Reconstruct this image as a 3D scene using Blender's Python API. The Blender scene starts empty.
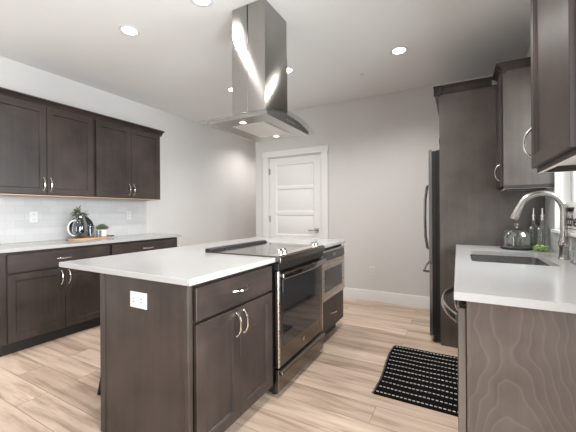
import bpy, bmesh, math, random
from mathutils import Vector, Matrix

random.seed(7)
R = math.radians
scene = bpy.context.scene
COL = scene.collection

# ------------------------------------------------------------------ camera, world, light, exposure
cam_data = bpy.data.cameras.new('camera')
cam = bpy.data.objects.new('camera', cam_data)
COL.objects.link(cam)
cam_data.sensor_width = 36.0
cam_data.lens = 311.44 / 576 * 36.0
cam_data.shift_y = -4.05 / 576
cam_data.clip_start = 0.02
cam.matrix_world = (Matrix.Translation((0, 0, 1.209)) @ Matrix.Rotation(R(28.592), 4, 'Z')
                    @ Matrix.Rotation(R(90), 4, 'X') @ Matrix.Rotation(R(-0.369), 4, 'Z'))
scene.camera = cam

world = bpy.data.worlds.new('world')
scene.world = world
world.use_nodes = True
bg = world.node_tree.nodes['Background']
bg.inputs[0].default_value = (0.93, 0.97, 1.0, 1)
bg.inputs[1].default_value = 3.2

scene.view_settings.view_transform = 'Standard'
scene.view_settings.look = 'None'
scene.view_settings.gamma = 1.0
scene.view_settings.exposure = -0.40
scene.view_settings.use_curve_mapping = False


XR_ = 0.61


def area_light(name, loc, rot, sx, sy, watts, color, spread=180):
    l = bpy.data.lights.new(name, 'AREA')
    l.shape = 'RECTANGLE'
    l.size, l.size_y = sx, sy
    l.energy = watts
    l.spread = R(spread)
    l.color = color
    o = bpy.data.objects.new(name, l)
    o.location = loc
    o.rotation_euler = rot
    COL.objects.link(o)
    return o


# added fill light at an unseen opening put behind the camera (faces +Y)
area_light('fill_rear_opening', (-2.95, -3.35, 1.3), (R(-90), 0, R(180)), 1.1, 2.3, 15, (0.97, 0.985, 1.0))
# added fill for the left wall, at an invented side opening (faces -X)
area_light('fill_side_opening', (XR_ + .16, .02, 1.25), (R(-90), 0, R(-90)), 1.9, 2.2, 142, (0.95, 0.98, 1.0), 125)
# daylight through the window over the sink (faces -X)
area_light('daylight_sink_window', (1.6, 2.28, 1.9), (R(-90), 0, R(-90)), 1.2, 1.2, 150, (0.93, 0.97, 1.0))

DOWN_W = 47.0          # watts of each downlight
DOWN_COL = (1.0, 0.965, 0.93)

# ------------------------------------------------------------------ key dimensions
C = 2.757              # ceiling
D = 4.221              # back wall
XL = -3.932            # left wall
XR = 0.61              # right wall
YR = -3.3              # rear wall
HX = -2.897            # hallway corner
HY = 7.2               # hallway end


# ------------------------------------------------------------------ materials
def new_mat(name):
    m = bpy.data.materials.new(name)
    m.use_nodes = True
    nt = m.node_tree
    b = nt.nodes['Principled BSDF']
    return m, nt, b


def node(nt, t, **kw):
    n = nt.nodes.new(t)
    for k, v in kw.items():
        setattr(n, k, v)
    return n


def plain(name, col, rough=0.5, metal=0.0, noise=0.0, nscale=30.0, coat=0.0, ior=None, bump=0.0):
    m, nt, b = new_mat(name)
    b.inputs['Roughness'].default_value = rough
    b.inputs['Metallic'].default_value = metal
    b.inputs['Coat Weight'].default_value = coat
    if ior:
        b.inputs['IOR'].default_value = ior
    tc = node(nt, 'ShaderNodeTexCoord')
    nz = node(nt, 'ShaderNodeTexNoise')
    nz.inputs['Scale'].default_value = nscale
    nt.links.new(tc.outputs['Object'], nz.inputs['Vector'])
    mx = node(nt, 'ShaderNodeMix', data_type='RGBA')
    k = noise
    mx.inputs[6].default_value = (*[max(0, c * (1 - k)) for c in col], 1)
    mx.inputs[7].default_value = (*[min(1, c * (1 + k)) for c in col], 1)
    nt.links.new(nz.outputs['Fac'], mx.inputs[0])
    nt.links.new(mx.outputs[2], b.inputs['Base Color'])
    if bump:
        bp = node(nt, 'ShaderNodeBump')
        bp.inputs['Strength'].default_value = bump
        bp.inputs['Distance'].default_value = 0.001
        nt.links.new(nz.outputs['Fac'], bp.inputs['Height'])
        nt.links.new(bp.outputs[0], b.inputs['Normal'])
    return m


def wood(name, dark, light, scale=(26, 26, 1.6), rough=0.42, rings=False, coat=0.0):
    m, nt, b = new_mat(name)
    tc = node(nt, 'ShaderNodeTexCoord')
    mp = node(nt, 'ShaderNodeMapping')
    mp.inputs['Scale'].default_value = scale
    nt.links.new(tc.outputs['Object'], mp.inputs['Vector'])
    n1 = node(nt, 'ShaderNodeTexNoise')
    n1.inputs['Scale'].default_value = 1.0
    n1.inputs['Detail'].default_value = 6
    n1.inputs['Roughness'].default_value = 0.6
    nt.links.new(mp.outputs[0], n1.inputs['Vector'])
    n2 = node(nt, 'ShaderNodeTexNoise')          # broad blotches of the stain
    n2.inputs['Scale'].default_value = 4.5
    n2.inputs['Detail'].default_value = 3
    nt.links.new(tc.outputs['Object'], n2.inputs['Vector'])
    add = node(nt, 'ShaderNodeMath', operation='ADD')
    h1 = node(nt, 'ShaderNodeMath', operation='MULTIPLY')
    h1.inputs[1].default_value = 0.36
    h2 = node(nt, 'ShaderNodeMath', operation='MULTIPLY')
    h2.inputs[1].default_value = 0.64
    nt.links.new(n1.outputs['Fac'], h1.inputs[0])
    nt.links.new(n2.outputs['Fac'], h2.inputs[0])
    nt.links.new(h1.outputs[0], add.inputs[0])
    nt.links.new(h2.outputs[0], add.inputs[1])
    fac = add.outputs[0]
    ramp = node(nt, 'ShaderNodeValToRGB')
    ramp.color_ramp.elements[0].position = 0.32
    ramp.color_ramp.elements[0].color = (*dark, 1)
    ramp.color_ramp.elements[1].position = 0.68
    ramp.color_ramp.elements[1].color = (*light, 1)
    nt.links.new(fac, ramp.inputs[0])
    out = ramp.outputs[0]
    if rings:
        # cathedral figure: nested pointed arches (a parabola field), bent by a soft noise
        n3 = node(nt, 'ShaderNodeTexNoise')
        n3.inputs['Scale'].default_value = 3.2
        n3.inputs['Detail'].default_value = 2.5
        nt.links.new(tc.outputs['Object'], n3.inputs['Vector'])
        sp = node(nt, 'ShaderNodeSeparateXYZ')
        nt.links.new(tc.outputs['Object'], sp.inputs[0])

        def mth(op, a_, b_=None):
            q = node(nt, 'ShaderNodeMath', operation=op)
            for i_, v_ in enumerate((a_, b_)):
                if v_ is None:
                    continue
                if isinstance(v_, (int, float)):
                    q.inputs[i_].default_value = v_
                else:
                    nt.links.new(v_, q.inputs[i_])
            return q.outputs[0]
        xx = mth('ADD', sp.outputs['X'], 0.155)
        par = mth('POWER', mth('ABSOLUTE', xx), 1.35)
        fld = mth('ADD', mth('MULTIPLY', par, 24.0), mth('MULTIPLY', sp.outputs['Z'], 3.0))
        fld = mth('ADD', fld, mth('MULTIPLY', n3.outputs['Fac'], 3.4))
        fr = node(nt, 'ShaderNodeMath', operation='FRACT')
        nt.links.new(mth('MULTIPLY', fld, 2.1), fr.inputs[0])
        rp = node(nt, 'ShaderNodeValToRGB')
        e = rp.color_ramp.elements
        e[0].position = 0.0
        e[0].color = (0, 0, 0, 1)
        e[1].position = 0.70
        e[1].color = (0.10, 0.10, 0.10, 1)
        e2 = rp.color_ramp.elements.new(0.88)
        e2.color = (0.34, 0.34, 0.34, 1)
        e3 = rp.color_ramp.elements.new(1.0)
        e3.color = (0.02, 0.02, 0.02, 1)
        nt.links.new(fr.outputs[0], rp.inputs[0])
        mx = node(nt, 'ShaderNodeMix', data_type='RGBA')
        mx.inputs[7].default_value = (*[min(1, c * 1.6) for c in light], 1)
        nt.links.new(rp.outputs[0], mx.inputs[0])
        nt.links.new(out, mx.inputs[6])
        out = mx.outputs[2]
    nt.links.new(out, b.inputs['Base Color'])
    b.inputs['Roughness'].default_value = rough
    b.inputs['Coat Weight'].default_value = coat
    b.inputs['Coat Roughness'].default_value = 0.18
    return m


def steel(name, col, rough=0.28, aniso=0.6, axis='Z', streak=(60, 60, 1.2)):
    m, nt, b = new_mat(name)
    b.inputs['Metallic'].default_value = 1.0
    b.inputs['Base Color'].default_value = (*col, 1)
    b.inputs['Anisotropic'].default_value = aniso
    b.inputs['Anisotropic Rotation'].default_value = 0.25
    tg = node(nt, 'ShaderNodeTangent', direction_type='RADIAL', axis=axis)
    nt.links.new(tg.outputs[0], b.inputs['Tangent'])
    tc = node(nt, 'ShaderNodeTexCoord')
    mp = node(nt, 'ShaderNodeMapping')
    mp.inputs['Scale'].default_value = streak
    nt.links.new(tc.outputs['Object'], mp.inputs['Vector'])
    nz = node(nt, 'ShaderNodeTexNoise')
    nz.inputs['Scale'].default_value = 1.5
    nz.inputs['Detail'].default_value = 3
    nt.links.new(mp.outputs[0], nz.inputs['Vector'])
    mr = node(nt, 'ShaderNodeMapRange')
    mr.inputs['To Min'].default_value = max(0.02, rough * .8)
    mr.inputs['To Max'].default_value = rough * 1.2
    nt.links.new(nz.outputs['Fac'], mr.inputs['Value'])
    nt.links.new(mr.outputs[0], b.inputs['Roughness'])
    return m


def glass(name, tint=(0.96, 0.98, 0.98), gloss=0.10, rough=0.02):
    """clear sheet glass: mostly see-through, with a mirror share that grows at grazing angles"""
    m, nt, b = new_mat(name)
    nt.nodes.remove(b)
    out = nt.nodes['Material Output']
    tr = node(nt, 'ShaderNodeBsdfTransparent')
    tr.inputs[0].default_value = (*tint, 1)
    gl = node(nt, 'ShaderNodeBsdfGlossy')
    gl.inputs['Roughness'].default_value = rough
    lw = node(nt, 'ShaderNodeLayerWeight')
    lw.inputs[0].default_value = 0.35
    mr = node(nt, 'ShaderNodeMapRange')
    mr.inputs['To Min'].default_value = gloss * 0.5
    mr.inputs['To Max'].default_value = min(0.9, gloss * 5)
    nt.links.new(lw.outputs['Facing'], mr.inputs['Value'])
    mx = node(nt, 'ShaderNodeMixShader')
    nt.links.new(mr.outputs[0], mx.inputs[0])
    nt.links.new(tr.outputs[0], mx.inputs[1])
    nt.links.new(gl.outputs[0], mx.inputs[2])
    nt.links.new(mx.outputs[0], out.inputs[0])
    return m


def emit(name, col, strength):
    m, nt, b = new_mat(name)
    b.inputs['Base Color'].default_value = (*col, 1)
    b.inputs['Emission Color'].default_value = (*col, 1)
    b.inputs['Emission Strength'].default_value = strength
    return m


def floor_mat():
    m, nt, b = new_mat('oak_plank_floor')
    tc = node(nt, 'ShaderNodeTexCoord')
    br = node(nt, 'ShaderNodeTexBrick')
    br.offset = 0.37
    br.inputs['Scale'].default_value = 1.0
    br.inputs['Brick Width'].default_value = 1.22
    br.inputs['Row Height'].default_value = 0.178
    br.inputs['Mortar Size'].default_value = 0.0012
    br.inputs['Mortar Smooth'].default_value = 0.1
    br.inputs['Color1'].default_value = (0, 0, 0, 1)
    br.inputs['Color2'].default_value = (1, 1, 1, 1)
    br.inputs['Mortar'].default_value = (0.5, 0.5, 0.5, 1)
    nt.links.new(tc.outputs['Object'], br.inputs['Vector'])
    # shift the grain per plank so that it breaks at the joints
    off = node(nt, 'ShaderNodeVectorMath', operation='SCALE')
    off.inputs['Scale'].default_value = 13.0
    nt.links.new(br.outputs['Color'], off.inputs[0])
    addv = node(nt, 'ShaderNodeVectorMath', operation='ADD')
    nt.links.new(tc.outputs['Object'], addv.inputs[0])
    nt.links.new(off.outputs[0], addv.inputs[1])
    mp = node(nt, 'ShaderNodeMapping')
    mp.inputs['Scale'].default_value = (1.3, 15, 1)
    nt.links.new(addv.outputs[0], mp.inputs['Vector'])
    n1 = node(nt, 'ShaderNodeTexNoise')
    n1.inputs['Scale'].default_value = 1.0
    n1.inputs['Detail'].default_value = 7
    n1.inputs['Roughness'].default_value = 0.62
    n1.inputs['Distortion'].default_value = 0.4
    nt.links.new(mp.outputs[0], n1.inputs['Vector'])
    ramp = node(nt, 'ShaderNodeValToRGB')
    e = ramp.color_ramp.elements
    e[0].position = 0.30
    e[0].color = (0.34, 0.23, 0.16, 1)
    e[1].position = 0.70
    e[1].color = (0.75, 0.61, 0.50, 1)
    em = ramp.color_ramp.elements.new(0.5)
    em.color = (0.63, 0.49, 0.39, 1)
    nt.links.new(n1.outputs['Fac'], ramp.inputs[0])
    # plank to plank tone
    tone = node(nt, 'ShaderNodeMix', data_type='RGBA')
    tone.inputs[6].default_value = (0.80, 0.77, 0.74, 1)
    tone.inputs[7].default_value = (1.10, 1.10, 1.10, 1)
    nt.links.new(br.outputs['Color'], tone.inputs[0])
    mul = node(nt, 'ShaderNodeMix', data_type='RGBA', blend_type='MULTIPLY')
    mul.inputs[0].default_value = 1.0
    nt.links.new(ramp.outputs[0], mul.inputs[6])
    nt.links.new(tone.outputs[2], mul.inputs[7])
    gap = node(nt, 'ShaderNodeMix', data_type='RGBA')
    gap.inputs[7].default_value = (0.16, 0.11, 0.08, 1)
    nt.links.new(br.outputs['Fac'], gap.inputs[0])
    nt.links.new(mul.outputs[2], gap.inputs[6])
    nt.links.new(gap.outputs[2], b.inputs['Base Color'])
    b.inputs['Roughness'].default_value = 0.36
    return m


def tile_mat():
    m, nt, b = new_mat('white_subway_tile')
    tc = node(nt, 'ShaderNodeTexCoord')
    sp = node(nt, 'ShaderNodeSeparateXYZ')
    cb = node(nt, 'ShaderNodeCombineXYZ')
    nt.links.new(tc.outputs['Object'], sp.inputs[0])
    nt.links.new(sp.outputs['Y'], cb.inputs['X'])
    nt.links.new(sp.outputs['Z'], cb.inputs['Y'])
    br = node(nt, 'ShaderNodeTexBrick')
    br.inputs['Scale'].default_value = 1.0
    br.inputs['Brick Width'].default_value = 0.152
    br.inputs['Row Height'].default_value = 0.076
    br.inputs['Mortar Size'].default_value = 0.0018
    br.inputs['Mortar Smooth'].default_value = 0.3
    br.inputs['Color1'].default_value = (0.56, 0.56, 0.56, 1)
    br.inputs['Color2'].default_value = (0.60, 0.60, 0.60, 1)
    br.inputs['Mortar'].default_value = (0.50, 0.50, 0.495, 1)
    nt.links.new(cb.outputs[0], br.inputs['Vector'])
    nt.links.new(br.outputs['Color'], b.inputs['Base Color'])
    bp = node(nt, 'ShaderNodeBump', invert=True)
    bp.inputs['Strength'].default_value = 0.25
    bp.inputs['Distance'].default_value = 0.002
    nt.links.new(br.outputs['Fac'], bp.inputs['Height'])
    nt.links.new(bp.outputs[0], b.inputs['Normal'])
    b.inputs['Roughness'].default_value = 0.12
    return m


def rug_mat():
    m, nt, b = new_mat('black_woven_cotton')
    tc = node(nt, 'ShaderNodeTexCoord')
    w = node(nt, 'ShaderNodeTexNoise')
    w.inputs['Scale'].default_value = 160
    nt.links.new(tc.outputs['Object'], w.inputs['Vector'])
    r = node(nt, 'ShaderNodeValToRGB')
    r.color_ramp.elements[0].color = (0.006, 0.006, 0.007, 1)
    r.color_ramp.elements[1].color = (0.016, 0.016, 0.017, 1)
    nt.links.new(w.outputs['Fac'], r.inputs[0])
    nt.links.new(r.outputs[0], b.inputs['Base Color'])
    bp = node(nt, 'ShaderNodeBump')
    bp.inputs['Strength'].default_value = 0.6
    bp.inputs['Distance'].default_value = 0.003
    nt.links.new(w.outputs['Fac'], bp.inputs['Height'])
    nt.links.new(bp.outputs[0], b.inputs['Normal'])
    b.inputs['Roughness'].default_value = 0.95
    b.inputs['Specular IOR Level'].default_value = 0.0
    return m


M = {
    'wall': plain('greige_wall_paint', (0.64, 0.627, 0.615), 0.75, noise=0.015, nscale=8, bump=0.05),
    'ceiling': plain('white_ceiling_paint', (0.79, 0.797, 0.80), 0.85, noise=0.015, nscale=6, bump=0.05),
    'trim': plain('white_trim_paint', (0.74, 0.735, 0.72), 0.38, noise=0.01),
    'floor': floor_mat(),
    'tile': tile_mat(),
    'wood': wood('taupe_stained_maple', (0.018, 0.0128, 0.011), (0.053, 0.038, 0.0325)),
    'wood_h': wood('taupe_stained_maple_cross_grain', (0.018, 0.0128, 0.011), (0.053, 0.038, 0.0325), (26, 1.6, 26)),
    'wood_fig': wood('taupe_stained_maple_figured', (0.060, 0.048, 0.042), (0.108, 0.086, 0.076), rings=True, rough=0.33),
    'wood_lit': wood('taupe_stained_maple_lit', (0.072, 0.060, 0.055), (0.128, 0.109, 0.100), (16, 16, 1.2), rough=0.33, coat=0.35),  # same stain painted lighter, window light on these faces put into the colour
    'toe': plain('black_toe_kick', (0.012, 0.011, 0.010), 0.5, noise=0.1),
    'birch': plain('pale_birch_underside', (0.62, 0.47, 0.35), 0.6, noise=0.08),
    'white_in': plain('white_melamine', (0.75, 0.74, 0.72), 0.5, noise=0.01),
    'quartz': plain('white_quartz', (0.42, 0.417, 0.414), 0.16, noise=0.035, nscale=60),
    'chrome': plain('polished_nickel', (0.86, 0.83, 0.78), 0.12, 1.0, noise=0.02),
    'nickel': plain('brushed_nickel', (0.46, 0.445, 0.42), 0.24, 1.0, noise=0.04),
    'steel': steel('brushed_stainless', (0.36, 0.35, 0.335), 0.175, 1.0),
    'steel_h': steel('brushed_stainless_sheet', (0.40, 0.395, 0.385), 0.24, 0.3),
    'steel_d': steel('dark_stainless', (0.20, 0.178, 0.16), 0.24, 0.4, streak=(60, 1.2, 60)),
    'steel_w': steel('warm_stainless', (0.62, 0.56, 0.50), 0.28, 0.4, streak=(60, 1.2, 60)),
    'fridge': plain('black_stainless', (0.24, 0.24, 0.245), 0.30, 1.0, noise=0.04),
    'dwsteel': plain('grey_stainless', (0.22, 0.225, 0.225), 0.36, 1.0, noise=0.04),
    'sinksteel': plain('satin_sink_steel', (0.44, 0.435, 0.43), 0.26, 1.0, noise=0.04, nscale=12),
    'blackglass': plain('black_glass', (0.012, 0.012, 0.013), 0.06, noise=0.05, coat=0.3),
    'cooktop': plain('ceramic_cooktop_glass', (0.045, 0.042, 0.04), 0.07, noise=0.05, coat=0.6),
    'black': plain('black_plastic', (0.012, 0.012, 0.012), 0.4, noise=0.1),
    'blackmetal': plain('matte_black_metal', (0.010, 0.010, 0.010), 0.5, 0.3, noise=0.1),
    'white': plain('white_plastic', (0.70, 0.70, 0.69), 0.35, noise=0.01),
    'slot': plain('grey_socket_slot', (0.14, 0.14, 0.14), 0.5, noise=0.02),
    'glass': glass('clear_glass'),
    'hoodglass': glass('hood_canopy_glass', (0.955, 0.97, 0.965), 0.05, 0.02),
    'pitcher': glass('blown_glass', (0.86, 0.89, 0.91), 0.14, 0.03),
    'bottle': glass('bottle_glass', (0.96, 0.98, 0.97), 0.14, 0.06),
    'water': glass('water', (0.72, 0.78, 0.82), 0.10, 0.0),
    'oak': wood('light_oak_board', (0.42, 0.25, 0.13), (0.62, 0.41, 0.25), (3, 30, 30), 0.5),
    'oak_dark': plain('dark_walnut', (0.10, 0.05, 0.028), 0.5, noise=0.2),
    'slate': plain('black_slate', (0.010, 0.010, 0.010), 0.7, noise=0.3, nscale=40),
    'leaf': plain('dark_green_leaf', (0.055, 0.085, 0.032), 0.5, noise=0.5, nscale=60),
    'leaf2': plain('sage_green_succulent', (0.12, 0.16, 0.075), 0.55, noise=0.4, nscale=60),
    'leaf3': plain('bright_green_leaf', (0.42, 0.62, 0.20), 0.45, noise=0.35, nscale=60),
    'lens': emit('lit_lamp_lens', (1.0, 0.95, 0.88), 14.0),
    'led': emit('lit_hood_lens', (1.0, 0.93, 0.82), 10.0),
    'rug': rug_mat(),
    'cream': plain('cream_yarn', (0.70, 0.66, 0.58), 0.9, noise=0.1),
    'siding': plain('grey_siding', (0.20, 0.215, 0.23), 0.7, noise=0.03),
    'lawn': plain('pale_gravel_yard', (0.45, 0.45, 0.42), 0.9, noise=0.2),
    'ink': plain('black_ink', (0.01, 0.01, 0.01), 0.6, noise=0.05),
    'filter': steel('hood_filter_mesh', (0.72, 0.70, 0.67), 0.42, 0.2, streak=(60, 1.2, 60)),
}


# ------------------------------------------------------------------ mesh building
class MB:
    def __init__(self):
        self.bm = bmesh.new()

    def box(self, x0, x1, y0, y1, z0, z1, bev=0.0, seg=1):
        bm = self.bm
        r = bmesh.ops.create_cube(bm, size=1.0)
        vs = r['verts']
        for v in vs:
            v.co = Vector(((x0 + x1) / 2 + v.co.x * (x1 - x0), (y0 + y1) / 2 + v.co.y * (y1 - y0),
                           (z0 + z1) / 2 + v.co.z * (z1 - z0)))
        if bev:
            es = list({e for v in vs for e in v.link_edges})
            bmesh.ops.bevel(bm, geom=es, offset=bev, segments=seg, affect='EDGES', profile=0.5)
        return self

    def prism(self, poly, axis, a0, a1, bev=0.0, seg=1):
        """extrude a 2-D outline along an axis; x: (y,z)  y: (x,z)  z: (x,y)"""
        bm = self.bm

        def P(p, a):
            return {'x': (a, p[0], p[1]), 'y': (p[0], a, p[1]), 'z': (p[0], p[1], a)}[axis]
        A = [bm.verts.new(P(p, a0)) for p in poly]
        B = [bm.verts.new(P(p, a1)) for p in poly]
        n = len(poly)
        fs = [bm.faces.new(A), bm.faces.new(B)]
        for i in range(n):
            fs.append(bm.faces.new((A[i], A[(i + 1) % n], B[(i + 1) % n], B[i])))
        bmesh.ops.recalc_face_normals(bm, faces=fs)
        if bev:
            es = list({e for f in fs[:2] for e in f.edges})
            bmesh.ops.bevel(bm, geom=es, offset=bev, segments=seg, affect='EDGES', profile=0.5)
        return self

    def plate_hole(self, outer, inner, z0, z1):
        """a slab with one hole, both outlines in (x,y)"""
        bm = self.bm
        lay = []
        for z in (z0, z1):
            es, loops = [], []
            for poly in (outer, inner):
                vs = [bm.verts.new((p[0], p[1], z)) for p in poly]
                loops.append(vs)
                for i in range(len(vs)):
                    es.append(bm.edges.new((vs[i], vs[(i + 1) % len(vs)])))
            bmesh.ops.triangle_fill(bm, use_beauty=True, use_dissolve=False, edges=es)
            lay.append(loops)
        for k in (0, 1):
            A, B = lay[0][k], lay[1][k]
            for i in range(len(A)):
                j = (i + 1) % len(A)
                bm.faces.new((A[i], A[j], B[j], B[i]))
        return self

    def lathe(self, prof, cx, cy, seg=32, axis='z', cz=0.0):
        bm = self.bm
        rows = []
        for r, h in prof:
            if r < 1e-6:
                p = {'z': (cx, cy, h), 'x': (h, cy, cz), 'y': (cx, h, cz)}[axis]
                rows.append([bm.verts.new(p)])
                continue
            row = []
            for k in range(seg):
                a = 2 * math.pi * k / seg
                c, s = r * math.cos(a), r * math.sin(a)
                p = {'z': (cx + c, cy + s, h), 'x': (h, cy + c, cz + s), 'y': (cx + c, h, cz + s)}[axis]
                row.append(bm.verts.new(p))
            rows.append(row)
        for a, b in zip(rows, rows[1:]):
            for k in range(seg):
                j = (k + 1) % seg
                if len(a) == 1 and len(b) == 1:
                    continue
                if len(a) == 1:
                    bm.faces.new((a[0], b[j], b[k]))
                elif len(b) == 1:
                    bm.faces.new((a[k], a[j], b[0]))
                else:
                    bm.faces.new((a[k], a[j], b[j], b[k]))
        for row in (rows[0], rows[-1]):
            if len(row) > 1 and self.caps:
                bm.faces.new(row)
        return self
    caps = True

    def tube(self, pts, rad, seg=10, flat=1.0):
        bm = self.bm
        pts = [Vector(p) for p in pts]
        n = len(pts)
        rads = rad if isinstance(rad, (list, tuple)) else [rad] * n
        t0 = (pts[1] - pts[0]).normalized()
        ref = Vector((0, 0, 1)) if abs(t0.z) < 0.9 else Vector((0, 1, 0))
        u = t0.cross(ref).normalized()
        rows = []
        for i in range(n):
            t = (pts[min(i + 1, n - 1)] - pts[max(i - 1, 0)]).normalized()
            u = (u - t * u.dot(t)).normalized()
            w = t.cross(u)
            rows.append([bm.verts.new(pts[i] + (u * math.cos(2 * math.pi * k / seg) * flat
                                                + w * math.sin(2 * math.pi * k / seg)) * rads[i]) for k in range(seg)])
        for a, b in zip(rows, rows[1:]):
            for k in range(seg):
                j = (k + 1) % seg
                bm.faces.new((a[k], a[j], b[j], b[k]))
        bm.faces.new(rows[0])
        bm.faces.new(rows[-1])
        return self

    def rings(self, X, s, y0, y1, z0, z1, prof, axis='x'):
        """nested rectangles: prof is [(inset, depth)], depth behind the face plane X, s = way the face looks"""
        bm = self.bm
        loops = []
        for ins, dep in prof:
            a = X - s * dep
            cs = [(y0 + ins, z0 + ins), (y1 - ins, z0 + ins), (y1 - ins, z1 - ins), (y0 + ins, z1 - ins)]
            if axis == 'x':
                loops.append([bm.verts.new((a, p, q)) for p, q in cs])
            elif axis == 'y':
                loops.append([bm.verts.new((p, a, q)) for p, q in cs])
            else:
                loops.append([bm.verts.new((p, q, a)) for p, q in cs])
        bm.faces.new(loops[0])
        bm.faces.new(loops[-1])
        for A, B in zip(loops, loops[1:]):
            for i in range(4):
                j = (i + 1) % 4
                bm.faces.new((A[i], A[j], B[j], B[i]))
        return self

    def blade(self, p, d, up, L, W, bend=0.25, th=0.0012):
        """a leaf: thin, folded and bent, with real thickness"""
        p, d, up = Vector(p), Vector(d).normalized(), Vector(up)
        side = d.cross(up).normalized()
        n = side.cross(d).normalized()
        bm = self.bm
        top, bot = [], []
        prof = [(0, .15), (.25, .75), (.5, 1), (.75, .7), (1, .05)]
        for t, w in prof:
            c = p + d * L * t - n * (bend * L * t * t)
            rt, rb = [], []
            for k in (-1, 0, 1):
                q = c + side * (k * W / 2 * w) + n * (abs(k) * W * .12 * w)
                rt.append(bm.verts.new(q + n * th))
                rb.append(bm.verts.new(q - n * th))
            top.append(rt)
            bot.append(rb)
        for i in range(len(prof) - 1):
            for k in (0, 1):
                bm.faces.new((top[i][k], top[i][k + 1], top[i + 1][k + 1], top[i + 1][k]))
                bm.faces.new((bot[i][k], bot[i + 1][k], bot[i + 1][k + 1], bot[i][k + 1]))
            for k in (0, 2):
                bm.faces.new((top[i][k], top[i + 1][k], bot[i + 1][k], bot[i][k]))
        for e in (0, -1):
            for k in (0, 1):
                bm.faces.new((top[e][k], top[e][k + 1], bot[e][k + 1], bot[e][k]))
        return self


CUR = [Vector((0, 0, 0))]


def build(mb, name, mat, parent=None, origin=None, smooth=True):
    """link the collected shapes as ONE mesh object; shapes are in world metres"""
    bm = mb.bm
    bmesh.ops.recalc_face_normals(bm, faces=bm.faces[:])
    o0 = CUR[0] if parent is not None else Vector(origin or (0, 0, 0))
    for v in bm.verts:
        v.co -= o0
    me = bpy.data.meshes.new(name)
    bm.to_mesh(me)
    bm.free()
    me.materials.append(mat)
    if smooth:
        me.shade_smooth()
        me.set_sharp_from_angle(angle=R(32))
    o = bpy.data.objects.new(name, me)
    COL.objects.link(o)
    if parent is not None:
        o.parent = parent
    else:
        o.location = o0
    return o


def thing(name, label, cat, loc, group=None):
    o = bpy.data.objects.new(name, None)
    o.empty_display_size = 0.05
    COL.objects.link(o)
    o.location = loc
    o['label'] = label
    o['category'] = cat
    if group:
        o['group'] = group
    CUR[0] = Vector(loc)
    return o


def single(mb, name, mat, label, cat, origin, group=None):
    o = build(mb, name, mat, None, origin)
    o['label'] = label
    o['category'] = cat
    if group:
        o['group'] = group
    return o


def struct(mb, name, mat, smooth=True):
    o = build(mb, name, mat, smooth=smooth)
    o['kind'] = 'structure'
    return o


def text_mesh(name, cu):
    tmp = bpy.data.objects.new('tmp', cu)
    me = bpy.data.meshes.new_from_object(tmp)
    bpy.data.objects.remove(tmp)
    o = bpy.data.objects.new(name, me)
    COL.objects.link(o)
    return o


def rounded(x0, x1, y0, y1, r, n=6):
    out = []
    for cx, cy, a0 in ((x1 - r, y1 - r, 0), (x0 + r, y1 - r, 90), (x0 + r, y0 + r, 180), (x1 - r, y0 + r, 270)):
        for k in range(n + 1):
            a = R(a0 + 90 * k / n)
            out.append((cx + r * math.cos(a), cy + r * math.sin(a)))
    return out


# ------------------------------------------------------------------ the room
struct(MB().box(XL - .15, 2.2, YR - .15, HY + .1, -0.12, 0.0), 'floor', M['floor'], False)
struct(MB().box(XL - .15, XR + .15, YR - .15, HY + .1, C, C + .12), 'ceiling', M['ceiling'], False)
struct(MB().box(XL - .15, XL, YR - .15, HY + .1, 0, C), 'wall_left', M['wall'], False)

DX0, DX1, DZ = -2.652, -1.733, 2.07        # door opening in the back wall
w = MB()
w.box(HX, DX0, D, D + .12, 0, C)
w.box(DX1, XR + .15, D, D + .12, 0, C)
w.box(DX0, DX1, D, D + .12, DZ, C)
struct(w, 'wall_back', M['wall'], False)
struct(MB().box(HX, HX + .12, D + .12, HY, 0, C), 'wall_hall', M['wall'], False)
struct(MB().box(XL, HX + .12, HY, HY + .1, 0, C), 'wall_hall_end', M['wall'], False)
struct(MB().box(DX0 - .05, DX1 + .05, D + .121, D + .16, 0, DZ + .05), 'wall_behind_door', M['wall'], False)

WY0, WY1, WZ0, WZ1 = 1.74, 2.835, 1.075, 2.14   # window over the sink
w = MB()
PG0, PG1, PGZ = -1.00, 1.02, 2.40                # side opening invented to light the left wall
w.box(XR, XR + .15, PG1, WY0, 0, C)
w.box(XR, XR + .15, YR - .15, PG0, 0, C)
w.box(XR, XR + .15, PG0, PG1, PGZ, C)
w.box(XR, XR + .15, WY1, D, 0, C)
w.box(XR, XR + .15, WY0, WY1, 0, WZ0)
w.box(XR, XR + .15, WY0, WY1, WZ1, C)
struct(w, 'wall_right', M['wall'], False)

RX0, RX1 = -3.5, -2.4                            # unseen opening added behind the camera to let light in
w = MB()
w.box(XL - .15, RX0, YR - .12, YR, 0, C)
w.box(RX1, XR + .15, YR - .12, YR, 0, C)
w.box(RX0, RX1, YR - .12, YR, 2.45, C)
struct(w, 'wall_rear', M['wall'], False)
w = MB()
for x in (RX0 + .03, RX1 - .03):
    w.box(x - .03, x + .03, YR - .09, YR - .03, 0.0, 2.45, .004)
w.box(RX0, RX1, YR - .09, YR - .03, 2.39, 2.45, .004)
w.box(RX0, RX1, YR - .09, YR - .03, 0.0, .08, .004)
struct(w, 'added_window_rear', M['trim'])  # frame of the added rear opening

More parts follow.
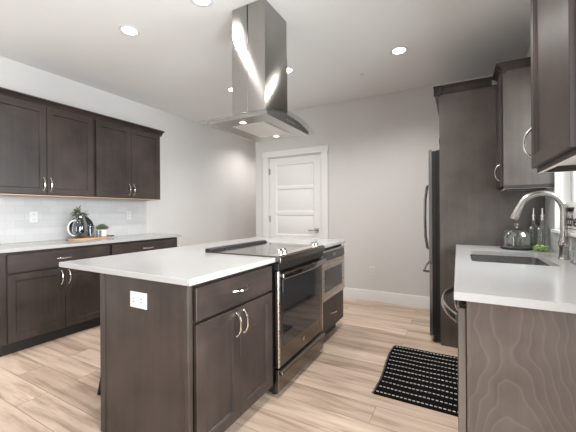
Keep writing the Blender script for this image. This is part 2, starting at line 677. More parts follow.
# window over the sink: jamb frame, sill, pane
w = MB()
w.rings(XR + .10, -1, WY0, WY1, WZ0, WZ1, [(0, .0), (0, .05)])
w = MB()
for a, b_, c_, d_ in ((WY0, WY0 + .05, WZ0, WZ1), (WY1 - .05, WY1, WZ0, WZ1), (WY0, WY1, WZ0, WZ0 + .05), (WY0, WY1, WZ1 - .05, WZ1)):
    w.box(XR + .08, XR + .13, a, b_, c_, d_, .004)
win = struct(w, 'window_1', M['white'])
CUR[0] = Vector((0, 0, 0))
build(MB().box(XR + .10, XR + .106, WY0 + .05, WY1 - .05, WZ0 + .05, WZ1 - .05), 'pane', M['glass'], win)
build(MB().box(XR - .03, XR + .08, WY0 - .012, WY1 + .012, WZ0 - .022, WZ0, .004), 'sill', M['trim'], win)
for nm, a, b_, c_, d_ in (('casing', WY1 - .004, WY1 + .012, WZ0, WZ1 + .012), ('casing', WY0 - .012, WY0 + .004, WZ0, WZ1 + .012), ('casing', WY0, WY1, WZ1 - .004, WZ1 + .012)):
    build(MB().box(XR - .008, XR + .08, a, b_, c_, d_, .002), nm, M['trim'], win)

w = MB()
for y in (PG0 + .03, .01, PG1 - .03):
    w.box(XR + .05, XR + .11, y - .03, y + .03, 0.0, PGZ, .004)
w.box(XR + .05, XR + .11, PG0, PG1, PGZ - .06, PGZ, .004)
w.box(XR + .05, XR + .11, PG0, PG1, 0.0, .08, .004)
struct(w, 'added_window_side', M['trim'])  # frame of the invented side opening

# baseboards
def baseboard(name, axis, a0, a1, face, s):
    p = [(face, 0), (face + s * .014, 0), (face + s * .014, .138), (face + s * .010, .145), (face, .145)]
    struct(MB().prism(p, axis, a0, a1), name, M['trim'])
baseboard('baseboard_back', 'x', DX1 + .09, XR, D, -1)
baseboard('baseboard_left', 'y', 3.0, HY, XL, 1)
baseboard('baseboard_right', 'y', PG1 + .02, 1.28, XR, -1)

# door to the pantry: casing, slab, hinges, lever
w = MB()
w.box(DX0 - .095, DX0 + .004, D - .018, D, 0, DZ + .004, .002)
w.box(DX1 - .004, DX1 + .095, D - .018, D, 0, DZ + .004, .002)
w.box(DX0 - .105, DX1 + .105, D - .022, D, DZ + .004, DZ + .095, .002)
w.box(DX0 + .004, DX0 + .016, D, D + .1, 0, DZ)
w.box(DX1 - .016, DX1 - .004, D, D + .1, 0, DZ)
w.box(DX0 + .004, DX1 - .004, D, D + .1, DZ - .012, DZ + .002)
struct(w, 'trim_1', M['trim'])

sx0, sx1 = DX0 + .020, DX1 - .020
st = .115
panels = [(.13, .455), (.525, .80), (.855, 1.165), (1.215, 1.565), (1.600, 1.945)]
w = MB()
yf = D + .008
w.box(sx0, sx0 + st, yf, yf + .036, .01, DZ - .016, .001)
w.box(sx1 - st, sx1, yf, yf + .036, .01, DZ - .016, .001)
zs = [.01] + [z for p in panels for z in p] + [DZ - .016]
for k in range(0, len(zs), 2):
    w.box(sx0 + st, sx1 - st, yf, yf + .036, zs[k], zs[k + 1])
for z0, z1 in panels:
    w.rings(yf, -1, sx0 + st, sx1 - st, z0, z1, [(0, .03), (0, .0), (.012, .010), (.03, .010), (.04, .006)], 'y')
door = struct(w, 'door_1', M['trim'])
CUR[0] = Vector((0, 0, 0))
for hz in (1.85, 1.10, .25):
    w = MB()
    w.lathe([(.007, hz - .05), (.007, hz + .05)], sx0 - .004, yf - .006, 12)
    w.box(sx0 - .004, sx0 + .012, yf - .003, yf, hz - .045, hz + .045)
    build(w, 'hinge', M['nickel'], door)
w = MB()
hx, hz = sx1 - .07, .935
w.box(hx - .033, hx + .033, yf - .010, yf, hz - .033, hz + .033, .002)
w.lathe([(.011, yf - .05), (.011, yf - .008)], hx, 0, 14, 'y', hz)
w.box(hx - .115, hx + .012, yf - .055, yf - .042, hz - .010, hz + .010, .003)
build(w, 'lever_handle', M['nickel'], door)

# backsplash tile
struct(MB().box(XL, XL + .008, 1.06, 2.955, .9145, 1.384), 'trim_backsplash_left', M['tile'], False)
w = MB()
w.box(XR - .008, XR, WY1 + .014, 3.114, .9145, 1.372)
w.box(XR - .008, XR, 1.29, WY1 + .014, .9145, WZ0 - .024)
struct(w, 'trim_backsplash_right', M['tile'], False)

# outside the window
struct(MB().box(2.2, 40, -20, 40, -.4, -.3), 'ground_outside', M['lawn'], False)


# ------------------------------------------------------------------ cabinet pieces
SHAKER = [(0, .0195), (0, .0015), (.0015, 0), (.054, 0), (.0555, .003), (.058, .004), (.0625, .0125), (.064, .0125)]
SLAB = [(0, .0195), (0, .003), (.003, 0), (.006, 0)]


def pull(parent, X, s, y, z, axis, L=.128, proj=.028, r=.0048, mat='chrome'):
    """bow pull standing off the face plane X"""
    pts = []
    n = 14
    for k in range(n + 1):
        t = k / n
        a = (t - .5) * L
        h = proj * (1 - abs(2 * t - 1) ** 2.6)
        p = (X + s * (h + .001), y + (a if axis == 'y' else 0), z + (a if axis == 'z' else 0))
        pts.append(p)
    w = MB().tube(pts, [r * (1.25 if k in (0, n) else 1) for k in range(n + 1)], 8)
    for a in (-.5, .5):
        w.lathe([(.0078, X), (.0078, X + s * .004)], 0, y + (a * L if axis == 'y' else 0), 10, 'x', z + (a * L if axis == 'z' else 0))
    return build(w, 'handle', M[mat], parent)


def shaker_door(root, X, s, y0, y1, z0, z1, hy=None, hz=None, name='door', mat='wood', L=.128, hmat='chrome'):
    d = build(MB().rings(X, s, y0, y1, z0, z1, SHAKER), name, M[mat], root)
    if hy is not None:
        pull(d, X, s, hy, hz, 'z', L, mat=hmat)
    return d


def slab_drawer(root, X, s, y0, y1, z0, z1, mat='wood_h', hz=None):
    d = build(MB().rings(X, s, y0, y1, z0, z1, SLAB), 'drawer', M[mat], root)
    pull(d, X, s, (y0 + y1) / 2, hz if hz else (z0 + z1) / 2, 'y')
    return d


# ------------------------------------------------------------------ left run
FX = XL + .62            # face of left base doors
for k, (y0, y1, lab) in enumerate(((1.12, 2.047, 'dark taupe base cabinet with wide drawer and double doors under the serving tray'),
                                   (2.051, 2.985, 'dark taupe base cabinet at the hallway end of the left run, partly behind the island'))):
    t = thing('base_cabinet', lab, 'cabinet', (XL, y0, 0), 'base cabinets along the left wall')
    build(MB().box(XL + .001, FX - .032, y0, y1, .105, .882, .001), 'body', M['wood'], t)
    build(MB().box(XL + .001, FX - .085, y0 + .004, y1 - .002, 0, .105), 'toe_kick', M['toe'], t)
    a, b = y0 + .045, y1 - .012
    if k:
        a, b = y0 + .012, y1 - .022
    slab_drawer(t, FX, 1, a, b, .705, .862, hz=.785)
    mid = (a + b) / 2
    shaker_door(t, FX, 1, a, mid - .002, .118, .690, mid - .032, .60)
    shaker_door(t, FX, 1, mid + .002, b, .118, .690, mid + .032, .60)

w = MB().box(XL + .0005, XL + .638, 1.06, 3.02, .884, .914, .003)
single(w, 'countertop', M['quartz'], 'long white quartz worktop along the left wall, holding the serving tray', 'countertop', (XL, 1.06, .884))

UX = XL + .33            # face of left upper doors
for k, (y0, y1, lab) in enumerate(((1.10, 2.050, 'dark taupe wall cabinet with two doors at the left picture edge above the tray'),
                                   (2.0515, 2.955, 'dark taupe wall cabinet with two doors at the end next to the hallway'))):
    t = thing('wall_cabinet', lab, 'cabinet', (XL, y0, 1.37), 'wall cabinets on the left wall')
    build(MB().box(XL + .001, UX - .030, y0, y1, 1.392, 2.285, .001), 'body', M['wood'], t)
    w = MB()
    w.box(UX - .040, UX - .021, y0 + .001, y1 - .001, 1.384, 1.392)
    w.box(XL + .001, XL + .02, y0 + .001, y1 - .001, 1.384, 1.392)
    w.box(XL + .02, UX - .04, y0 + .001, y0 + .018, 1.384, 1.392)
    w.box(XL + .02, UX - .04, y1 - .018, y1 - .001, 1.384, 1.392)
    build(w, 'underside_rail', M['birch'], t)
    a, b = y0 + (.03 if k == 0 else .016), y1 - (.016 if k == 0 else .024)
    mid = (a + b) / 2
    shaker_door(t, UX, 1, a, mid - .002, 1.40, 2.270, mid - .030, 1.50)
    shaker_door(t, UX, 1, mid + .002, b, 1.40, 2.270, mid + .030, 1.50)


def crown_profile(face, s, z0, z1, pr):
    h = z1 - z0
    return [(face - s * .02, z0), (face + s * .004, z0), (face + s * .006, z0 + h * .25), (face + s * pr * .35, z0 + h * .55),
            (face + s * pr * .85, z0 + h * .78), (face + s * pr, z0 + h * .82), (face + s * pr, z1), (face - s * .02, z1)]


w = MB()
w.prism(crown_profile(UX - .018, 1, 2.272, 2.335, .062), 'y', 1.08, 2.975)
w.prism(crown_profile(2.955, 1, 2.286, 2.335, .045), 'x', XL + .001, UX)
single(w, 'crown_moulding', M['wood'], 'stepped dark crown moulding running along the top of the left wall cabinets', 'moulding', (XL, 1.08, 2.27))


# ------------------------------------------------------------------ outlets
def outlet(loc, s, axis, label, w_=.072, h_=.118, gang=1, horizontal=False, group='wall outlets'):
    """duplex receptacle; axis = plate normal axis, s = way it looks"""
    t = thing('outlet', label, 'outlet', loc, group)
    x, y, z = loc

    def bx(a0, a1, z0, z1, d0, d1, bev=0.0):
        m = MB()
        if axis == 'x':
            m.box(min(x + s * d0, x + s * d1), max(x + s * d0, x + s * d1), y + a0, y + a1, z + z0, z + z1, bev)
        else:
            m.box(x + a0, x + a1, min(y + s * d0, y + s * d1), max(y + s * d0, y + s * d1), z + z0, z + z1, bev)
        return m
    build(bx(-w_ / 2, w_ / 2, -h_ / 2, h_ / 2, 0, .006, .002), 'cover_plate', M['white'], t)
    for q in (-1, 1):
        if horizontal:
            sk = build(bx(q * .030 - .022, q * .030 + .022, -.018, .018, .006, .009, .001), 'socket', M['white'], t)
            for d in (-.008, .008):
                build(bx(q * .030 - .006, q * .030 + .006, d - .0022, d + .0022, .009, .0096), 'slot', M['slot'], sk)
        else:
            sk = build(bx(-.018, .018, q * .026 - .018, q * .026 + .018, .006, .009, .001), 'socket', M['white'], t)
            for d in (-.007, .007):
                build(bx(d - .0015, d + .0015, q * .026 - .006, q * .026 + .006, .009, .0096), 'slot', M['slot'], sk)
    return t


outlet((XL + .008, 1.597, 1.172), 1, 'x', 'white outlet on the tile backsplash left of the glass pitcher')
outlet((XL + .008, 2.678, 1.178), 1, 'x', 'white outlet on the tile backsplash near the hallway end, past the succulent')
outlet((-1.012, D, .411), -1, 'y', 'white outlet low on the greige back wall above the baseboard')

# ------------------------------------------------------------------ island
IX = -1.055              # face of island doors
IY0, IY1 = .992, 3.16
RY0, RY1 = 1.728, 2.492  # range bay
PX = -1.742
t = thing('island_cabinet', 'dark island cabinet with drawer and double doors, its big end panel facing us', 'cabinet', (-1.4, 1.04, 0))
build(MB().box(PX + .02, IX - .032, 1.030, RY0 - .008, .105, .882, .001), 'body', M['wood'], t)
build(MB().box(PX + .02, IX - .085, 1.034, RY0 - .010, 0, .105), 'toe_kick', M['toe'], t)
build(MB().box(PX + .002, IX - .018, 1.018, 1.030, 0.0, .883, .001), 'end_panel', M['wood'], t)
build(MB().box(PX, PX + .040, 1.013, 1.032, 0.0, .8835, .003), 'corner_strip', M['wood'], t)
w = MB()
w.box(IX - .036, IX - .012, 1.010, 1.042, 0.0, .8835, .005, 2)
w.box(IX - .060, IX - .037, 1.014, 1.032, 0.0, .8835, .003)
build(w, 'corner_post', M['wood'], t)
a, b = 1.052, RY0 - .012
slab_drawer(t, IX, 1, a, b, .705, .862, hz=.785)
mid = (a + b) / 2 - .005
shaker_door(t, IX, 1, a, mid - .0015, .085, .690, mid - .032, .60)
shaker_door(t, IX, 1, mid + .0015, b, .085, .690, mid + .032, .60)
outlet((-1.414, 1.018, .770), -1, 'y', 'white horizontal outlet on the dark end panel of the island', .126, .080, horizontal=True)

t = thing('microwave_cabinet', 'dark island cabinet at the far end, holding the built-in microwave above a drawer', 'cabinet', (-1.4, RY1, 0))
CX1 = 3.135
w = MB()
w.box(PX + .02, IX - .020, RY1 + .006, RY1 + .022, .105, .882)
w.box(PX + .02, IX - .020, CX1 - .018, CX1, .105, .882)
w.box(PX + .02, PX + .04, RY1 + .022, CX1 - .018, .105, .882)
w.box(PX + .04, IX - .020, RY1 + .022, CX1 - .018, .105, .400)
w.box(PX + .04, IX - .020, RY1 + .022, CX1 - .018, .862, .882)
build(w, 'body', M['wood'], t)
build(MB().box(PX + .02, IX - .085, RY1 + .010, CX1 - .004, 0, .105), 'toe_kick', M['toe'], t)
slab_drawer(t, IX, 1, RY1 + .014, CX1 - .006, .112, .398, hz=.255)

single(MB().box(PX, PX + .018, 1.033, CX1, 0, .883, .001), 'island_back_panel', M['wood'],
       'dark wooden back panel of the island on its seating side by the black stool', 'panel', (PX, 1.03, 0))

# U-shaped island worktop around the slide-in range
ov = -2.125
poly = [(ov, IY0), (-1.037, IY0), (-1.037, RY0), (-1.640, RY0), (-1.640, RY1), (-1.037, RY1), (-1.037, IY1), (ov, IY1)]
single(MB().prism(poly, 'z', .884, .914, .003), 'island_countertop', M['quartz'],
       'white quartz island worktop cut out around the cooktop, overhanging on the seating side', 'countertop', (-1.4, 2.0, .884))

# ------------------------------------------------------------------ slide-in range
r0, r1 = RY0 + .003, RY1 - .003
RF = -1.020              # range door face
t = thing('range', 'slide-in stainless electric range with black oven door, set into the island', 'range', (-1.3, 2.11, 0))
build(MB().box(-1.638, RF - .040, r0 + .004, r1 - .004, .030, .905), 'body', M['black'], t)
w = MB().box(-1.638, -1.095, r0 - .004, r1 + .004, .9142, .9225, .002)
ct = build(w, 'cooktop', M['cooktop'], t)
for (bx_, by_, br_) in ((-1.50, 1.92, .075), (-1.50, 2.30, .10), (-1.24, 1.93, .105), (-1.24, 2.30, .075)):
    w = MB()
    w.caps = False
    w.lathe([(br_, .92255), (br_ + .002, .9228), (br_ + .004, .92255)], bx_, by_, 40)
    build(w, 'burner_ring', M['slot'], ct)
w = MB().prism([(-1.640, .9145), (-1.585, .9145), (-1.590, .934), (-1.604, .943), (-1.638, .943)], 'y', r0 - .006, r1 + .006, .002)
build(w, 'rear_trim', M['black'], t)
# sloped control strip with chrome lip
w = MB().prism([(-1.095, .880), (-1.095, .9230), (-1.020, .9230), (-1.004, .9165), (-.998, .905), (-1.006, .876)], 'y', r0, r1, .002)
panel = build(w, 'control_panel', M['steel_d'], t)
build(MB().box(-1.094, -1.016, r0, r1, .9231, .9246, .0005), 'top_lip', M['steel_w'], panel)
for ky in (1.812, 1.868, 2.352, 2.408):
    w = MB()
    w.lathe([(.024, .9247), (.024, .929), (.020, .931), (.019, .948), (.016, .951), (0, .951)], -1.050, ky, 20)
    w.box(-1.0530, -1.0470, ky - .021, ky + .021, .948, .962, .002)
    build(w, 'knob', M['chrome'], t)
build(MB().box(RF - .030, RF + .003, r0, r1, .829, .874, .002), 'vent_strip', M['black'], t)
# oven door
w = MB()
w.box(RF - .035, RF - .004, r0 + .003, r1 - .003, .195, .824, .002)
od = build(w, 'oven_door', M['steel_d'], t)
w = MB()
for ya, yb in ((r0 + .003, r0 + .022), (r1 - .022, r1 - .003)):
    build(MB().box(RF - .006, RF, ya, yb, .195, .824, .002), 'door_edge_trim', M['steel_w'], od)
w = MB().rings(RF, 1, r0 + .022, r1 - .022, .195, .824, [(0, .008), (0, .001), (.001, 0), (.05, 0), (.0505, .001), (.052, .001)])
build(w, 'door_frame', M['steel_d'], od)
build(MB().box(RF - .004, RF + .001, r0 + .062, r1 - .062, .318, .765, .001), 'oven_window', M['blackglass'], od)
# broad bar handle across the door top
w = MB()
n = 16
pts = []
for k in range(n + 1):
    u_ = k / n
    pts.append((RF + .030 + .018 * (1 - (2 * u_ - 1) ** 2), r0 + .02 + u_ * (r1 - r0 - .04), .796))
for k in range(n):
    pass
sec = [(-.006, -.020), (.004, -.022), (.010, -.014), (.011, .012), (.006, .022), (-.006, .020)]
rows = []
for p in pts:
    rows.append([w.bm.verts.new((p[0] + a_, p[1], p[2] + b_)) for a_, b_ in sec])
for A_, B_ in zip(rows, rows[1:]):
    for k in range(6):
        w.bm.faces.new((A_[k], A_[(k + 1) % 6], B_[(k + 1) % 6], B_[k]))
w.bm.faces.new(rows[0])
w.bm.faces.new(rows[-1])
for yy in (r0 + .028, r1 - .028):
    w.box(RF, RF + .03, yy - .010, yy + .010, .783, .809, .002)
build(w, 'handle', M['steel'], od)
w = MB()
w.lathe([(.0135, RF), (.0135, RF + .0012), (.0115, RF + .0016), (0, RF + .0016)], 0, 2.105, 24, 'x', .262)
lg = build(w, 'round_badge', M['chrome'], od)
cu = bpy.data.curves.new('badge_lettering', 'FONT')
cu.body = 'GE'
cu.size = .014
cu.extrude = .0003
cu.align_x = 'CENTER'
cu.align_y = 'CENTER'
cu.shear = .25
cu.materials.append(M['ink'])
tx = text_mesh('badge_lettering', cu)
tx.parent = lg
tx.location = Vector((RF + .002, 2.105, .262)) - CUR[0]
tx.rotation_euler = (R(90), 0, R(90))
# warming drawer
w = MB().rings(RF - .001, 1, r0 + .003, r1 - .003, .040, .183, [(0, .03), (0, .003), (.003, 0), (.02, 0)])
dr = build(w, 'drawer', M['steel_d'], t)
w = MB().prism([(RF - .001, .150), (RF + .020, .153), (RF + .026, .160), (RF + .024, .170), (RF + .012, .178), (RF - .001, .180)], 'y', r0 + .006, r1 - .006, .002)
build(w, 'handle_lip', M['steel_d'], dr)
for yy in (r0 + .05, r1 - .05):
    build(MB().lathe([(.018, 0), (.018, .012), (.010, .016), (.010, .034)], RF - .06, yy, 14), 'foot', M['black'], t)
    build(MB().lathe([(.018, 0), (.018, .012), (.010, .016), (.010, .034)], -1.58, yy, 14), 'foot', M['black'], t)

# ------------------------------------------------------------------ built-in microwave
m0, m1 = RY1 + .024, CX1 - .020
MX = -1.040
t = thing('microwave', 'built-in stainless microwave with dark window in the far end of the island', 'microwave', (-1.3, 2.82, .41))
build(MB().box(-1.60, MX - .022, m0 + .003, m1 - .003, .402, .858), 'body', M['black'], t)
w = MB().rings(MX, 1, m0 - .012, m1 + .014, .408, .760, [(0, .022), (0, .003), (.003, 0), (.072, 0), (.074, .004), (.08, .004)])
md = build(w, 'door', M['steel_w'], t)
build(MB().box(MX - .005, MX - .001, m0 + .062, m1 - .060, .484, .684, .001), 'window', M['blackglass'], md)
w = MB().box(MX - .022, MX + .001, m0 - .012, m1 + .014, .842, .858, .002)
build(w, 'top_trim', M['steel_w'], t)
w = MB().prism([(MX - .022, .763), (MX + .001, .766), (MX - .004, .840), (MX - .022, .841)], 'y', m0 - .012, m1 + .014)
cp = build(w, 'control_panel', M['blackglass'], t)
build(MB().box(MX - .003, MX + .0005, 2.80, 2.86, .796, .812), 'display', M['slot'], cp)

# ------------------------------------------------------------------ range hood
HXc, HYc, HZ = -1.360, 2.060, 1.868
t = thing('range_hood', 'stainless island hood with curved glass canopy hanging over the cooktop', 'range hood', (HXc, HYc, HZ))
cx0, cx1, cy0, cy1 = -1.511, -1.213, 1.891, 2.229
w = MB()
w.box(cx0 + .003, cx1 - .003, cy0 + .003, cy1 - .003, 2.44, C - .0005, .002)
up = build(w, 'upper_chimney', M['steel'], t)
w = MB()
w.box(cx0 + .1400, cx0 + .1500, cy0 + .001, cy0 + .0032, 2.466, C - .004)
build(w, 'vent_slot', M['black'], up)
w = MB()
w.box(cx0, cx0 + .1440, cy0, cy1, 1.93, 2.458, .0015)
w.box(cx0 + .1452, cx1, cy0, cy1, 1.93, 2.458, .0015)
build(w, 'lower_chimney', M['steel'], t)
gx0, gx1, gy0, gy1 = -1.662, -1.057, 1.682, 2.438
# glass: arched along Y
ARC = .060
w = MB()
N = 24
def arch(u):
    return ARC * (1 - (2 * u - 1) ** 2)
rows = []
for k in range(N + 1):
    u_ = k / N
    y = gy0 + (gy1 - gy0) * u_
    z = HZ + arch(u_)
    rows.append([w.bm.verts.new((gx0, y, z)), w.bm.verts.new((gx1, y, z)), w.bm.verts.new((gx1, y, z + .007)), w.bm.verts.new((gx0, y, z + .007))])
for A_, B_ in zip(rows, rows[1:]):
    for k in range(4):
        w.bm.faces.new((A_[k], A_[(k + 1) % 4], B_[(k + 1) % 4], B_[k]))
w.bm.faces.new(rows[0])
w.bm.faces.new(rows[-1])
build(w, 'glass_canopy', M['hoodglass'], t)
# steel body: flat bottom, arched top just under the glass
bx0, bx1, by0, by1 = -1.618, -1.098, 1.735, 2.385
w = MB()
poly = [(by0, HZ - .012)]
K = 18
for k in range(K + 1):
    y = by0 + (by1 - by0) * k / K
    poly.append((y, HZ + arch((y - gy0) / (gy1 - gy0)) - .002))
poly.append((by1, HZ - .012))
w.prism(poly, 'x', bx0, bx1)
hb = build(w, 'canopy_body', M['steel_h'], t)
build(MB().box(bx0 + .13, bx1 - .11, by0 + .13, by1 - .13, HZ - .016, HZ - .012, .001), 'filter', M['filter'], hb)
w = MB()
for k in range(4):
    w.box(bx1, bx1 + .003, 2.0 + k * .035, 2.02 + k * .035, HZ + .012, HZ + .022, .001)
build(w, 'control_buttons', M['chrome'], hb)
for lx, ly in ((-1.355, by0 + .082), (-1.355, by1 - .100)):
    rg = build(MB().lathe([(.030, HZ - .012), (.030, HZ - .015), (.023, HZ - .0155), (.022, HZ - .012)], lx, ly, 20), 'lamp_ring', M['chrome'], hb)
    build(MB().lathe([(0, HZ - .0145), (.022, HZ - .0145), (.022, HZ - .012)], lx, ly, 20), 'lamp_lens', M['led'], rg)

# ------------------------------------------------------------------ recessed ceiling lights
def downlight(x, y, label, r=.062, boost=1.0):
    t = thing('recessed_downlight', label, 'ceiling light', (x, y, C), 'recessed ceiling lights')
    build(MB().lathe([(r + .020, C), (r + .020, C - .003), (r + .012, C - .006), (r, C - .006), (r - .004, C - .001), (r - .004, C)], x, y, 32), 'trim_ring', M['white'], t)
    build(MB().lathe([(0, C - .0025), (r - .004, C - .0025), (r - .004, C)], x, y, 32), 'lens', M['lens'], t)
    l = bpy.data.lights.new('downlight_lamp', 'SPOT')
    l.energy = DOWN_W * boost
    l.color = DOWN_COL
    l.spot_size = R(150)
    l.spot_blend = .8
    l.shadow_soft_size = .035
    o = bpy.data.objects.new('downlight_lamp', l)
    COL.objects.link(o)
    o.parent = t
    o.location = (0, 0, -.07)
    return t


downlight(-2.436, 1.681, 'round recessed downlight, lit, in the ceiling between left cabinets and hood')
downlight(-1.625, 1.690, 'round recessed downlight, lit, cut by the top picture edge left of the hood')
downlight(-.488, 3.150, 'round recessed downlight, lit, in the ceiling towards the refrigerator', boost=1.5)
downlight(-1.632, 2.985, 'round recessed downlight, lit, peeking past the right edge of the hood chimney')
downlight(-2.482, 3.125, 'round recessed downlight, lit, peeking past the left edge of the hood chimney')
downlight(-3.30, 5.10, 'added unseen downlight, lit, in the hallway ceiling, nearer the kitchen', boost=1.2)  # unseen, added so the hallway does not go dark
downlight(-3.40, 6.30, 'added unseen downlight, lit, in the hallway ceiling, at its far end')  # second unseen lamp, added to brighten the hall wall
w = MB().lathe([(.022, C), (.022, C - .004), (.010, C - .008), (.008, C - .016), (0, C - .016)], -.938, 3.483, 16)
single(w, 'sprinkler_cap', M['white'], 'tiny sprinkler cap on the ceiling between hood and back wall', 'sprinkler', (-.938, 3.483, C))

for x_, y_, lab in ((-.50, 1.70, 'round recessed downlight in the ceiling over the aisle, out of the picture'),
                    (-2.9, -.6, 'added unseen downlight in the great room ceiling, left of the camera'),
                    (-1.5, -.6, 'added unseen downlight in the great room ceiling, behind the camera'),
                    (-.2, -.6, 'added unseen downlight in the great room ceiling, near the window wall')):
    downlight(x_, y_, lab, boost=2.4 if y_ > 0 else .2)  # the great room three are unseen, added to even out the light

# ------------------------------------------------------------------ bar stool under the island overhang
scx, scy = -1.936, 1.392
t = thing('bar_stool', 'black metal bar stool tucked under the island overhang, one foot showing', 'stool', (scx, scy, 0))
build(MB().lathe([(0, .600), (.135, .600), (.145, .606), (.148, .618), (.140, .628), (0, .632)], scx, scy, 28), 'seat', M['blackmetal'], t)
for qx in (-1, 1):
    for qy in (-1, 1):
        build(MB().tube([(scx + qx * .172, scy + qy * .172, .002), (scx + qx * .10, scy + qy * .10, .602)], [.014, .012], 10), 'leg', M['blackmetal'], t)
w = MB()
q = .147
pts = [(scx + q, scy + q, .22), (scx - q, scy + q, .22), (scx - q, scy - q, .22), (scx + q, scy - q, .22)]
for k in range(4):
    w.tube([pts[k], pts[(k + 1) % 4]], .008, 8)
build(w, 'footrest', M['blackmetal'], t)

# ------------------------------------------------------------------ tray with pitcher, glasses, succulent
TX, TZ = -3.705, .914
t = thing('serving_board', 'oblong light wood serving board with dark handle on the left worktop', 'tray', (TX, 2.04, TZ))
pl = []
for k in range(41):
    a = R(-90 + 360 * k / 40)
    pl.append((TX + .125 * math.copysign(abs(math.cos(a)) ** .8, math.cos(a)), 2.035 + .215 * math.copysign(abs(math.sin(a)) ** .8, math.sin(a))))
build(MB().prism(pl[:-1], 'z', TZ + .0003, TZ + .018, .003), 'board', M['oak'], t)
w = MB().box(TX + .02, TX + .062, 2.225, 2.300, TZ + .012, TZ + .030, .006, 2)
build(w, 'handle', M['oak_dark'], t)

TB = TZ + .0183
w = MB()
w.lathe([(0, -.007), (.128, -.007), (.132, -.003), (.132, .006), (.122, .009), (.118, .004), (0, .004)], 0, 0, 40)
o = single(w, 'round_tray', M['slate'], 'round black tray leaning upright against the tile behind the glass pitcher', 'tray', (0, 0, 0))
o.rotation_euler = (0, R(80), 0)
o.location = (XL + .040, 2.062, TZ + .1345)

t = thing('pitcher', 'clear glass pitcher with white handle, holding leafy sprigs', 'pitcher', (-3.70, 1.945, TB))
px, py = -3.70, 1.938
w = MB()
w.caps = False
w.lathe([(0, TB), (.050, TB + .001), (.066, TB + .02), (.077, TB + .07), (.074, TB + .13), (.058, TB + .19), (.045, TB + .235), (.049, TB + .26),
         (.046, TB + .26), (.042, TB + .235), (.055, TB + .19), (.071, TB + .13), (.074, TB + .07), (.063, TB + .022), (0, TB + .006)], px, py, 32)
build(w, 'glass_body', M['pitcher'], t)
w = MB()
w.lathe([(0, TB + .007), (.062, TB + .024), (.073, TB + .07), (.070, TB + .125), (0, TB + .125)], px, py, 28)
build(w, 'water', M['water'], t)
hp = []
for k in range(13):
    a = R(70 + 220 * k / 12)
    hp.append((px + .012, py - .062 + .066 * math.cos(a), TB + .115 + .085 * math.sin(a)))
build(MB().tube(hp, .0085, 10), 'handle', M['white'], t)
w = MB()
random.seed(3)
for k in range(46):
    a = random.uniform(0, 2 * math.pi)
    e = random.uniform(-.2, 1.3)
    d = (math.cos(a) * math.cos(e), math.sin(a) * math.cos(e), math.sin(e))
    p0 = (px + .03 * math.cos(a) * random.random(), py + .035 * math.sin(a), TB + random.uniform(.235, .285))
    w.blade(p0, d, (0, 0, 1) if abs(d[2]) < .9 else (1, 0, 0), random.uniform(.035, .065), random.uniform(.014, .022), .35)
for k in range(16):
    a = random.uniform(0, 2 * math.pi)
    w.blade((px + .015 * math.cos(a), py + .015 * math.sin(a), TB + random.uniform(.13, .22)), (math.cos(a), math.sin(a), .4), (0, 0, 1), .04, .016, .2)
w.tube([(px, py, TB + .05), (px + .004, py - .004, TB + .20), (px, py - .01, TB + .345)], .0025, 6)
for k in range(5):
    w.blade((px, py - .01, TB + .27 + k * .015), (.3 * (-1) ** k, .5 * (-1) ** k, 1), (1, 0, 0), .04, .012, .2)
build(w, 'leafy_sprigs', M['leaf'], t)


def tumbler(x, y, r, h, label):
    w = MB()
    w.caps = False
    w.lathe([(0, TB), (r * .86, TB), (r * .9, TB + .004), (r, TB + h), (r - .003, TB + h), (r * .9 - .003, TB + .012), (0, TB + .010)], x, y, 28)
    return single(w, 'drinking_glass', M['pitcher'], label, 'glass', (x, y, TB), 'drinking glasses on the board')


tumbler(-3.72, 2.062, .040, .135, 'tall clear drinking glass beside the pitcher on the serving board')
tumbler(-3.655, 2.118, .030, .075, 'short clear drinking glass in front of the white succulent pot')

sx, sy = -3.735, 2.205
t = thing('potted_succulent', 'small round sage succulent in a white pot on the serving board', 'plant', (sx, sy, TB))
build(MB().lathe([(0, TB), (.046, TB), (.052, TB + .006), (.054, TB + .082), (.049, TB + .082), (.047, TB + .066), (0, TB + .066)], sx, sy, 28), 'pot', M['white'], t)
w = MB()
random.seed(9)
for k in range(90):
    a = k * 2.399963
    e = R(5 + 80 * (k / 90))
    rr = .030 * math.cos(e)
    d = (math.cos(a) * math.cos(e), math.sin(a) * math.cos(e), math.sin(e) * .8 + .15)
    w.blade((sx + rr * math.cos(a), sy + rr * math.sin(a), TB + .075 + .018 * math.sin(e)), d, (0, 0, 1) if e < 1.3 else (1, 0, 0), random.uniform(.045, .058), .020, -.2, .002)
build(w, 'leaves', M['leaf2'], t)

# ------------------------------------------------------------------ refrigerator and its cabinet surround
PY = 3.116
t = thing('refrigerator_cabinet', 'tall dark wooden refrigerator surround with grained side panel and top cabinet', 'cabinet', (.2, PY, 0))
build(MB().box(-.142, XR - .0005, PY, PY + .019, .002, 2.262, .001), 'side_panel', M['wood_lit'], t)
build(MB().box(-.142, XR - .0005, 4.082, 4.101, .002, 2.262, .001), 'side_panel', M['wood_lit'], t)
build(MB().box(-.120, XR - .0005, PY + .020, 4.081, 1.84, 2.262), 'top_box', M['wood'], t)
shaker_door(t, -.140, -1, PY + .012, 3.606, 1.852, 2.248, 3.575, 1.93)
shaker_door(t, -.140, -1, 3.610, 4.09, 1.852, 2.248, 3.64, 1.93)
w = MB()
w.prism(crown_profile(-.142, -1, 2.250, 2.322, .045), 'y', PY - .040, 4.12)
w.prism(crown_profile(PY, -1, 2.250, 2.322, .040), 'x', -.185, .257)
build(w, 'crown', M['wood'], t)

